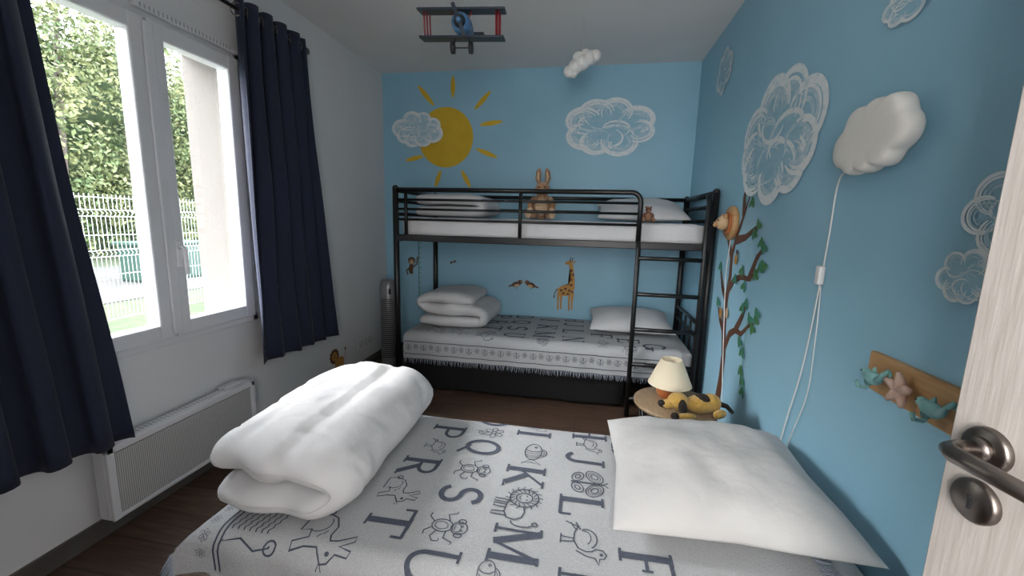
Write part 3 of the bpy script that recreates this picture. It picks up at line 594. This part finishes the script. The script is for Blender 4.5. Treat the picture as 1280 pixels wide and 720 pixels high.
stroke(b,PB,[(1.70,.90),(1.685,.935),(1.645,.925)],[.04,.042,.022],'dorange');stroke(b,PB,line(1.70,.94,1.708,.975),.008,'dbrown');stroke(b,PB,line(1.685,.94,1.688,.975),.008,'dbrown');stroke(b,PB,[(1.712,.935),(1.735,.945)],[.02,.006],'dorange')
for (x,z) in ((1.62,.69),(1.655,.705),(1.69,.69),(1.64,.665),(1.705,.74),(1.70,.785),(1.715,.83),(1.70,.865),(1.68,.66),(1.715,.68)): fell(b,PB,x,z,.012,.010,'dbrown')
stroke(b,PB,[(1.585,.70),(1.565,.66),(1.56,.62)],[.01,.006,.012],'dbrown')
b.build('giraffe_decal')
b=MB();lay[0]=0
for x,s in ((1.225,1),(1.355,-1)):
    fell(b,PB,x,.722,.040,.024,'dbrown',.25*s);fell(b,PB,x+s*.006,.712,.024,.013,'dbeige',.2*s);fell(b,PB,x+s*.034,.745,.020,.018,'dbrown')
    stroke(b,PB,line(x-s*.03,.715,x-s*.068,.70),[.018,.016,.014,.012,.010],'dbrown');stroke(b,PB,line(x+s*.05,.745,x+s*.066,.740),[.012,.009,.007,.005,.003],'dorange');fell(b,PB,x+s*.038,.749,.004,.004,'dbeige')
    for q in (0,.012): stroke(b,PB,line(x+q,.70,x+q,.682),.003,'ddark')
b.build('bird_pair_decal')
b=MB();lay[0]=0;fell(b,PB,.25,.89,.036,.034,'dbrown');fell(b,PB,.25,.88,.024,.022,'dbeige');fell(b,PB,.24,.888,.005,.005,'ddark');fell(b,PB,.262,.888,.005,.005,'ddark');stroke(b,PB,[(.25,.86),(.24,.81),(.25,.77)],[.03,.045,.03],'dbrown');stroke(b,PB,[(.26,.83),(.30,.86),(.31,.93)],.012,'dbrown');stroke(b,PB,[(.24,.83),(.20,.80),(.21,.76)],.012,'dbrown')
stroke(b,PB,line(.32,.45,.32,1.10,10),.006,'dgreen')
for i in range(14): stroke(b,PB,line(.32,.47+i*.045,.345,.47+i*.045),.004,'dgreen')
for (x,z) in ((.63,.89),(.66,.90)): fell(b,PB,x,z,.014,.01,'dbrown',.5)
b.build('monkey_height_chart_decal')
b=MB();lay[0]=0
for i in range(12): a=i*math.pi/6;fell(b,PL,-.86+.04*math.cos(a),.235+.04*math.sin(a),.02,.015,'dbrown',a)
fell(b,PL,-.86,.235,.034,.034,'dorange');fell(b,PL,-.872,.243,.004,.005,'ddark');fell(b,PL,-.85,.243,.004,.005,'ddark');fell(b,PL,-.861,.228,.008,.006,'ddark')
fell(b,PL,-.80,.18,.06,.035,'dorange')
for x in (-.85,-.825,-.77,-.75): stroke(b,PL,line(x,.17,x,.12),.014,'dorange')
stroke(b,PL,[(-.745,.19),(-.715,.22),(-.72,.25)],.006,'dorange');fell(b,PL,-.72,.258,.01,.012,'dbrown')
b.build('lion_decal')
b=MB();rg=random.Random(5);lay[0]=0
stroke(b,PR,[(1.13,.08),(1.13,.25),(1.16,.42),(1.16,.56),(1.12,.70),(1.11,.85),(1.13,1.0),(1.12,1.12),(1.17,1.22),(1.24,1.33),(1.30,1.43)],[.11,.085,.07,.065,.07,.055,.045,.04,.03,.022,.01],'dbrown')
brs=[[(1.16,.60),(1.22,.70),(1.30,.74),(1.38,.74),(1.46,.80),(1.53,.83)],[(1.12,.92),(1.20,.99),(1.30,1.02),(1.40,1.02),(1.50,1.07)],[(1.40,1.02),(1.47,1.13),(1.52,1.17)],[(1.30,.74),(1.37,.83),(1.40,.89)],[(1.13,1.10),(1.04,1.20),(1.0,1.30)],[(1.17,1.20),(1.30,1.22),(1.42,1.27)],[(1.12,.85),(1.02,.93),(.96,1.02)],[(1.24,1.33),(1.22,1.42),(1.24,1.48)],[(1.13,.68),(1.04,.74),(.99,.80)]]
for br_ in brs:
    n=len(br_);stroke(b,PR,br_,[.042*(1-i/n)+.006 for i in range(n)],'dbrown')
for (x,z) in [(1.53,.85),(1.50,.80),(1.46,.84),(1.51,1.09),(1.47,1.05),(1.53,1.18),(1.49,1.20),(1.44,1.28),(1.40,1.24),(1.31,1.45),(1.27,1.47),(1.33,1.39),(1.24,1.50),(1.40,.90),(1.36,.87),(1.0,1.32),(.98,1.27),(.95,1.04),(1.46,.53),(1.43,.57),(1.48,.48),(1.38,.70),(1.42,.66),(1.30,1.05),(1.35,.98),(1.22,1.0),(.98,.83),(1.55,.88),(1.56,1.10)]:
    a=rg.uniform(-.9,.9)+1.2
    for k in (0,1): poly(b,PR,[(x+.032*math.cos(t)*math.cos(a+k*1.3)-.014*math.sin(t)*math.sin(a+k*1.3)+.02*k,z+.032*math.cos(t)*math.sin(a+k*1.3)+.014*math.sin(t)*math.cos(a+k*1.3)) for t in [i*math.pi/6 for i in range(12)]],rg.choice(['dgreen','dgreen2']))
stroke(b,PR,[(1.46,.84),(1.46,.66),(1.45,.45)],.005,'dgreen');fell(b,PR,1.16,.80,.022,.03,'dbeige');fell(b,PR,1.21,1.10,.022,.028,'dorange');fell(b,PR,1.22,1.14,.016,.014,'ddark');fell(b,PR,1.06,.78,.022,.03,'dorange')
b.build('tree_decal')
b=MB();lm=Matrix.Translation((W,-1.09,1.29))@Matrix.Rotation(-math.pi/2,4,'Y')
b.lathe([(0,.0),(.088,0),(.093,.008),(.093,.020),(.086,.028),(0,.028)],(0,0,0),'wood',40,mtx=lm)
b.lathe([(.060,.028),(.064,.034),(.060,.040),(.045,.040)],(0,0,0),'orange',32,mtx=lm)
b.sph((0.0,0,.055),(.040,.042,.036),'dbeige',mtx=lm);b.sph((-.008,0,.092),(.016,.018,.014),'wood',mtx=lm);b.sph((-.004,0,.106),(.006,.008,.005),'bplush',mtx=lm,seg=10)
for s in (1,-1): b.sph((.034,s*.030,.052),(.016,.016,.010),'wood',mtx=lm);b.sph((.014,s*.016,.086),.0045,'bplush',mtx=lm,seg=10)
b.build('wooden_wall_lamp')
def cable(pts,r=.0028):
    out=cat(pts,8);b=MB();b.tube(out,r,'plasticw',n=8);return b
# cloud wall lamp ---------------------------------------------------------
cl=empty('cloud_wall_lamp');b=MB();cy_,cz_=-2.285,1.512
circ=[(-.115,-.02,.062),(-.06,.045,.062),(.02,.058,.055),(.085,.05,.058),(.125,.0,.052),(.075,-.045,.05),(.0,-.05,.055),(-.07,-.06,.045),(0,0,.085)]
N=144;rad=[]
for i in range(N):
    a=2*math.pi*i/N;dx_,dy_=math.cos(a),math.sin(a);best=0
    for (cx,cyy,rr) in circ:
        pr=cx*dx_+cyy*dy_;dd=cx*cx+cyy*cyy-pr*pr
        if dd<rr*rr: best=max(best,pr+math.sqrt(rr*rr-dd))
    rad.append(best*.86)
for _ in range(4): rad=[(rad[i-1]+2*rad[i]+rad[(i+1)%N])/4 for i in range(N)]
prof=[(0,.046),(.3,.046),(.6,.0455),(.8,.044),(.9,.041),(.96,.035),(.99,.027),(1,.018),(.99,.006),(.96,0),(0,0)]
vs=[];fs=[]
for (q,zz) in prof:
    for i in range(N):
        a=2*math.pi*i/N;vs.append((W-.035-zz*1.1,cy_-rad[i]*q*math.cos(a),cz_+rad[i]*q*math.sin(a)))
for j in range(len(prof)-1):
    for i in range(N): fs.append((j*N+i,j*N+(i+1)%N,(j+1)*N+(i+1)%N,(j+1)*N+i))
b.add(vs,fs,'lampw');b.box((W-.04,cy_-.05,cz_-.03),(W,cy_+.05,cz_+.03),'plasticw',.005);b.build('cloud_shade',cl)
b=cable([(W-.02,-2.24,1.47),(W-.010,-2.13,1.455),(W-.006,-2.055,1.42),(W-.006,-2.045,1.25),(W-.006,-2.035,1.12),(W-.006,-2.00,.8),(W-.008,-1.94,.55),(W-.008,-1.905,.38),(W-.008,-1.895,.2)])
b.box((W-.022,-2.05,1.085),(W-.002,-2.022,1.15),'plasticw',.006);b.build('cord_with_switch',cl)
b=cable([(W-.006,-2.040,1.08),(W-.010,-2.06,.9),(W-.006,-2.05,.7),(W-.008,-1.99,.52),(W-.008,-1.93,.3)],.002);b.build('cord_return',cl)
b=cable([(W-.01,-1.10,1.20),(W-.008,-1.08,1.0),(W-.008,-1.13,.75),(W-.008,-1.19,.5),(W-.008,-1.24,.3)],.0025);b.build('lamp_cord')
# coat rack ---------------------------------------------------------------
cr=empty('wooden_coat_rack');b=MB();b.box((W-.018,-2.63,.85),(W,-2.345,.952),'wood',.004);b.build('board',cr)
def fishhook(y,z,k,nm):
    b=MB();x=W-.04
    b.tube([(W-.015,y,z),(x,y,z)],.007,k);b.sph((x,y,z),(.014,.030,.018),k);b.sph((x,y+.026,z+.006),(.011,.013,.011),k)
    b.tube([(x,y-.02,z),(x-.004,y-.036,z+.012),(x-.006,y-.044,z+.026)],[.011,.007,.004],k)
    for s in (1,-1): b.sph((x+s*.004,y-.048,z+.028),(.005,.012,.006),k,rot=(s*.8,0,0));b.sph((x-.008,y+.004,z-.016),(.005,.012,.008),k,rot=(.5,0,0))
    b.tube([(x,y,z+.014),(x-.002,y-.008,z+.03)],[.008,.002],k);b.sph((x-.010,y+.030,z+.009),.0025,'ddark',seg=8)
    b.tube([(x,y,z-.01),(x-.012,y,z-.028),(x-.03,y,z-.026),(x-.034,y,z-.012)],.005,k);b.build(nm,cr)
def starhook(y,z,k,nm):
    b=MB();x=W-.038;b.tube([(W-.015,y,z),(x,y,z)],.008,k);b.sph((x,y,z),(.012,.018,.018),k)
    for i in range(5):
        a=math.pi/2+i*2*math.pi/5;b.tube([(x,y,z),(x-.004,y+.024*math.cos(a),z+.024*math.sin(a)),(x-.010,y+.042*math.cos(a),z+.042*math.sin(a))],[.015,.011,.005],k)
    b.build(nm,cr)
fishhook(-2.405,.895,'turq','whale_hook');starhook(-2.50,.90,'pink','starfish_hook');fishhook(-2.595,.895,'turq','dolphin_hook')
# ---------------------------------------------------------------- outside
M['grass']=mat('grass',(.016,.028,.007),.95,c2=(.032,.045,.014),nscale=6,bump=.6,bscale=40)
M['road']=mat('gravel_road',(.040,.039,.037),.95,c2=(.058,.055,.052),nscale=14,bump=.3,bscale=80)
M['leaf']=mat('leaves',(.034,.062,.015),.7,c2=(.11,.115,.042),nscale=1.1,ndetail=6)
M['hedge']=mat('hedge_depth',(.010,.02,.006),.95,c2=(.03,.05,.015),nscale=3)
M['bark']=mat('bark',(.05,.038,.03),.9)
M['fencew']=mat('white_fence_paint',(.30,.30,.30),.5)
M['greenp']=mat('green_bin',(.010,.035,.024),.5)
GZ=-.15
b=MB();b.box((-40,-30,GZ-.1),(-.36,40,GZ),'grass');b.build('ground')
b=MB();b.box((-10.2,-30,GZ),(-5.4,40,GZ+.02),'road');b.build('road')
b=MB();fxx=-4.1
ya=-3.0
while ya<9.5:
    b.box((fxx-.03,ya-.03,GZ),(fxx+.03,ya+.03,GZ+1.66),'fencew',.004)
    for i in range(1,50):
        y=ya+i*2.5/50;pts=[(fxx,y,GZ+.04)]
        for zz in (.35,.85,1.35): pts+=[(fxx,y,GZ+zz),(fxx+.035,y,GZ+zz+.04),(fxx,y,GZ+zz+.08)]
        pts.append((fxx,y,GZ+1.62));b.tube(pts,.0048,'fencew',n=4,cap=False)
    for zz in (.05,.35,.43,.62,.85,.93,1.12,1.35,1.43,1.58): b.tube([(fxx,ya,GZ+zz),(fxx,ya+2.5,GZ+zz)],.005,'fencew',n=4)
    ya+=2.5
b.build('wire_mesh_fence')
b=MB();b.box((-7.4,3.2,GZ+.02),(-6.6,4.4,GZ+.75),'greenp',.05);b.box((-7.45,3.15,GZ+.75),(-6.55,4.45,GZ+.82),'greenp',.02);b.build('green_bin')
tp=empty('tree_line')
def trees():
    rng=np.random.default_rng(3);V=[];F=[]
    cl=[(rng.uniform(-14.5,-11.5),rng.uniform(-4,19),rng.uniform(.8,8.0),rng.uniform(.8,1.7)) for i in range(75)]
    n=950;k=0
    for (x,y,z,r) in cl:
        d=rng.normal(size=(n,3));d/=np.linalg.norm(d,axis=1)[:,None];rr=r*rng.uniform(.5,1.1,size=n)**.6
        P=np.array([x,y,z])+d*rr[:,None]*np.array([1,1.15,1])
        A=rng.normal(size=(n,3));A/=np.linalg.norm(A,axis=1)[:,None];B=np.cross(A,rng.normal(size=(n,3)));B/=np.linalg.norm(B,axis=1)[:,None]
        s=rng.uniform(.04,.10,size=n)[:,None]
        q=np.stack([P-A*s,P-B*s*.5,P+A*s,P+B*s*.5],1).reshape(-1,3);V.append(q)
        F.append(np.arange(k,k+4*n).reshape(-1,4));k+=4*n
    V=np.concatenate(V);F=np.concatenate(F)
    me=bpy.data.meshes.new('foliage');me.from_pydata(V.tolist(),[],F.tolist());me.materials.append(M['leaf']);me.update()
    o=bpy.data.objects.new('foliage',me);bpy.context.scene.collection.objects.link(o);return o
trees().parent=tp
b=MB()
for i in range(10):
    y=-3+i*2.3;b.tube([(-13+.5*math.sin(i*3),y,GZ),(-13+.3*math.sin(i),y+.2,3),(-13,y+.4*math.sin(i*2),7)],[.16,.12,.05],'bark',n=8)
nu,nv=60,20;vs=[];fs=[]
for j in range(nv+1):
    for i in range(nu+1):
        y=-8+32*i/nu;z=GZ+6.6*j/nv+(.9*noise.noise(Vector((y*.6,0,1)))) *(j/nv)
        vs.append((-15.2+1.2*noise.noise(Vector((y*.5,z*.5,3))),y,z))
for j in range(nv):
    for i in range(nu): a=j*(nu+1)+i;fs.append((a,a+1,a+nu+2,a+nu+1))
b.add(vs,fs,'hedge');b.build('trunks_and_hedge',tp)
# ---------------------------------------------------------------- lights
w=bpy.data.worlds.new('world');bpy.context.scene.world=w;w.use_nodes=True;bg=w.node_tree.nodes['Background'];bg.inputs[0].default_value=(.88,.94,1,1);bg.inputs[1].default_value=10.5
sl=bpy.data.lights.new('sun','SUN');sl.energy=11.0;sl.angle=math.radians(50);sl.color=(1,.97,.94);so=bpy.data.objects.new('sun',sl);bpy.context.scene.collection.objects.link(so)
so.rotation_euler=Vector((.84,.12,-.50)).to_track_quat('-Z','Y').to_euler()
al=bpy.data.lights.new('hallway_fill','AREA');al.energy=46;al.shape='RECTANGLE';al.size=1.2;al.size_y=1.7;al.color=(1,.97,.94);ao=bpy.data.objects.new('hallway_fill',al);bpy.context.scene.collection.objects.link(ao)  # added fill light, unseen behind the camera, brightens the room through the doorway
ao.location=(1.70,-4.7,1.6);ao.rotation_euler=Vector((.05,1,.15)).to_track_quat('-Z','Z').to_euler()
# ---------------------------------------------------------------- camera
a_,p_,c_,F_=.1749,.1591,.0254,521.63
f=Vector((-math.sin(a_)*math.cos(p_),math.cos(a_)*math.cos(p_),-math.sin(p_)));r0=Vector((math.cos(a_),math.sin(a_),0));u0=r0.cross(f)
r=r0*math.cos(c_)+u0*math.sin(c_);u=-r0*math.sin(c_)+u0*math.cos(c_)
cd=bpy.data.cameras.new('camera');cd.sensor_width=36;cd.lens=36*F_/1280;cd.clip_start=.02;co=bpy.data.objects.new('camera',cd);bpy.context.scene.collection.objects.link(co)
mw=Matrix((r,u,-f)).transposed().to_4x4();mw.translation=Vector((1.821,-3.5852,1.271));co.matrix_world=mw;bpy.context.scene.camera=co
vs_=bpy.context.scene.view_settings;vs_.view_transform='Standard';vs_.exposure=1.0
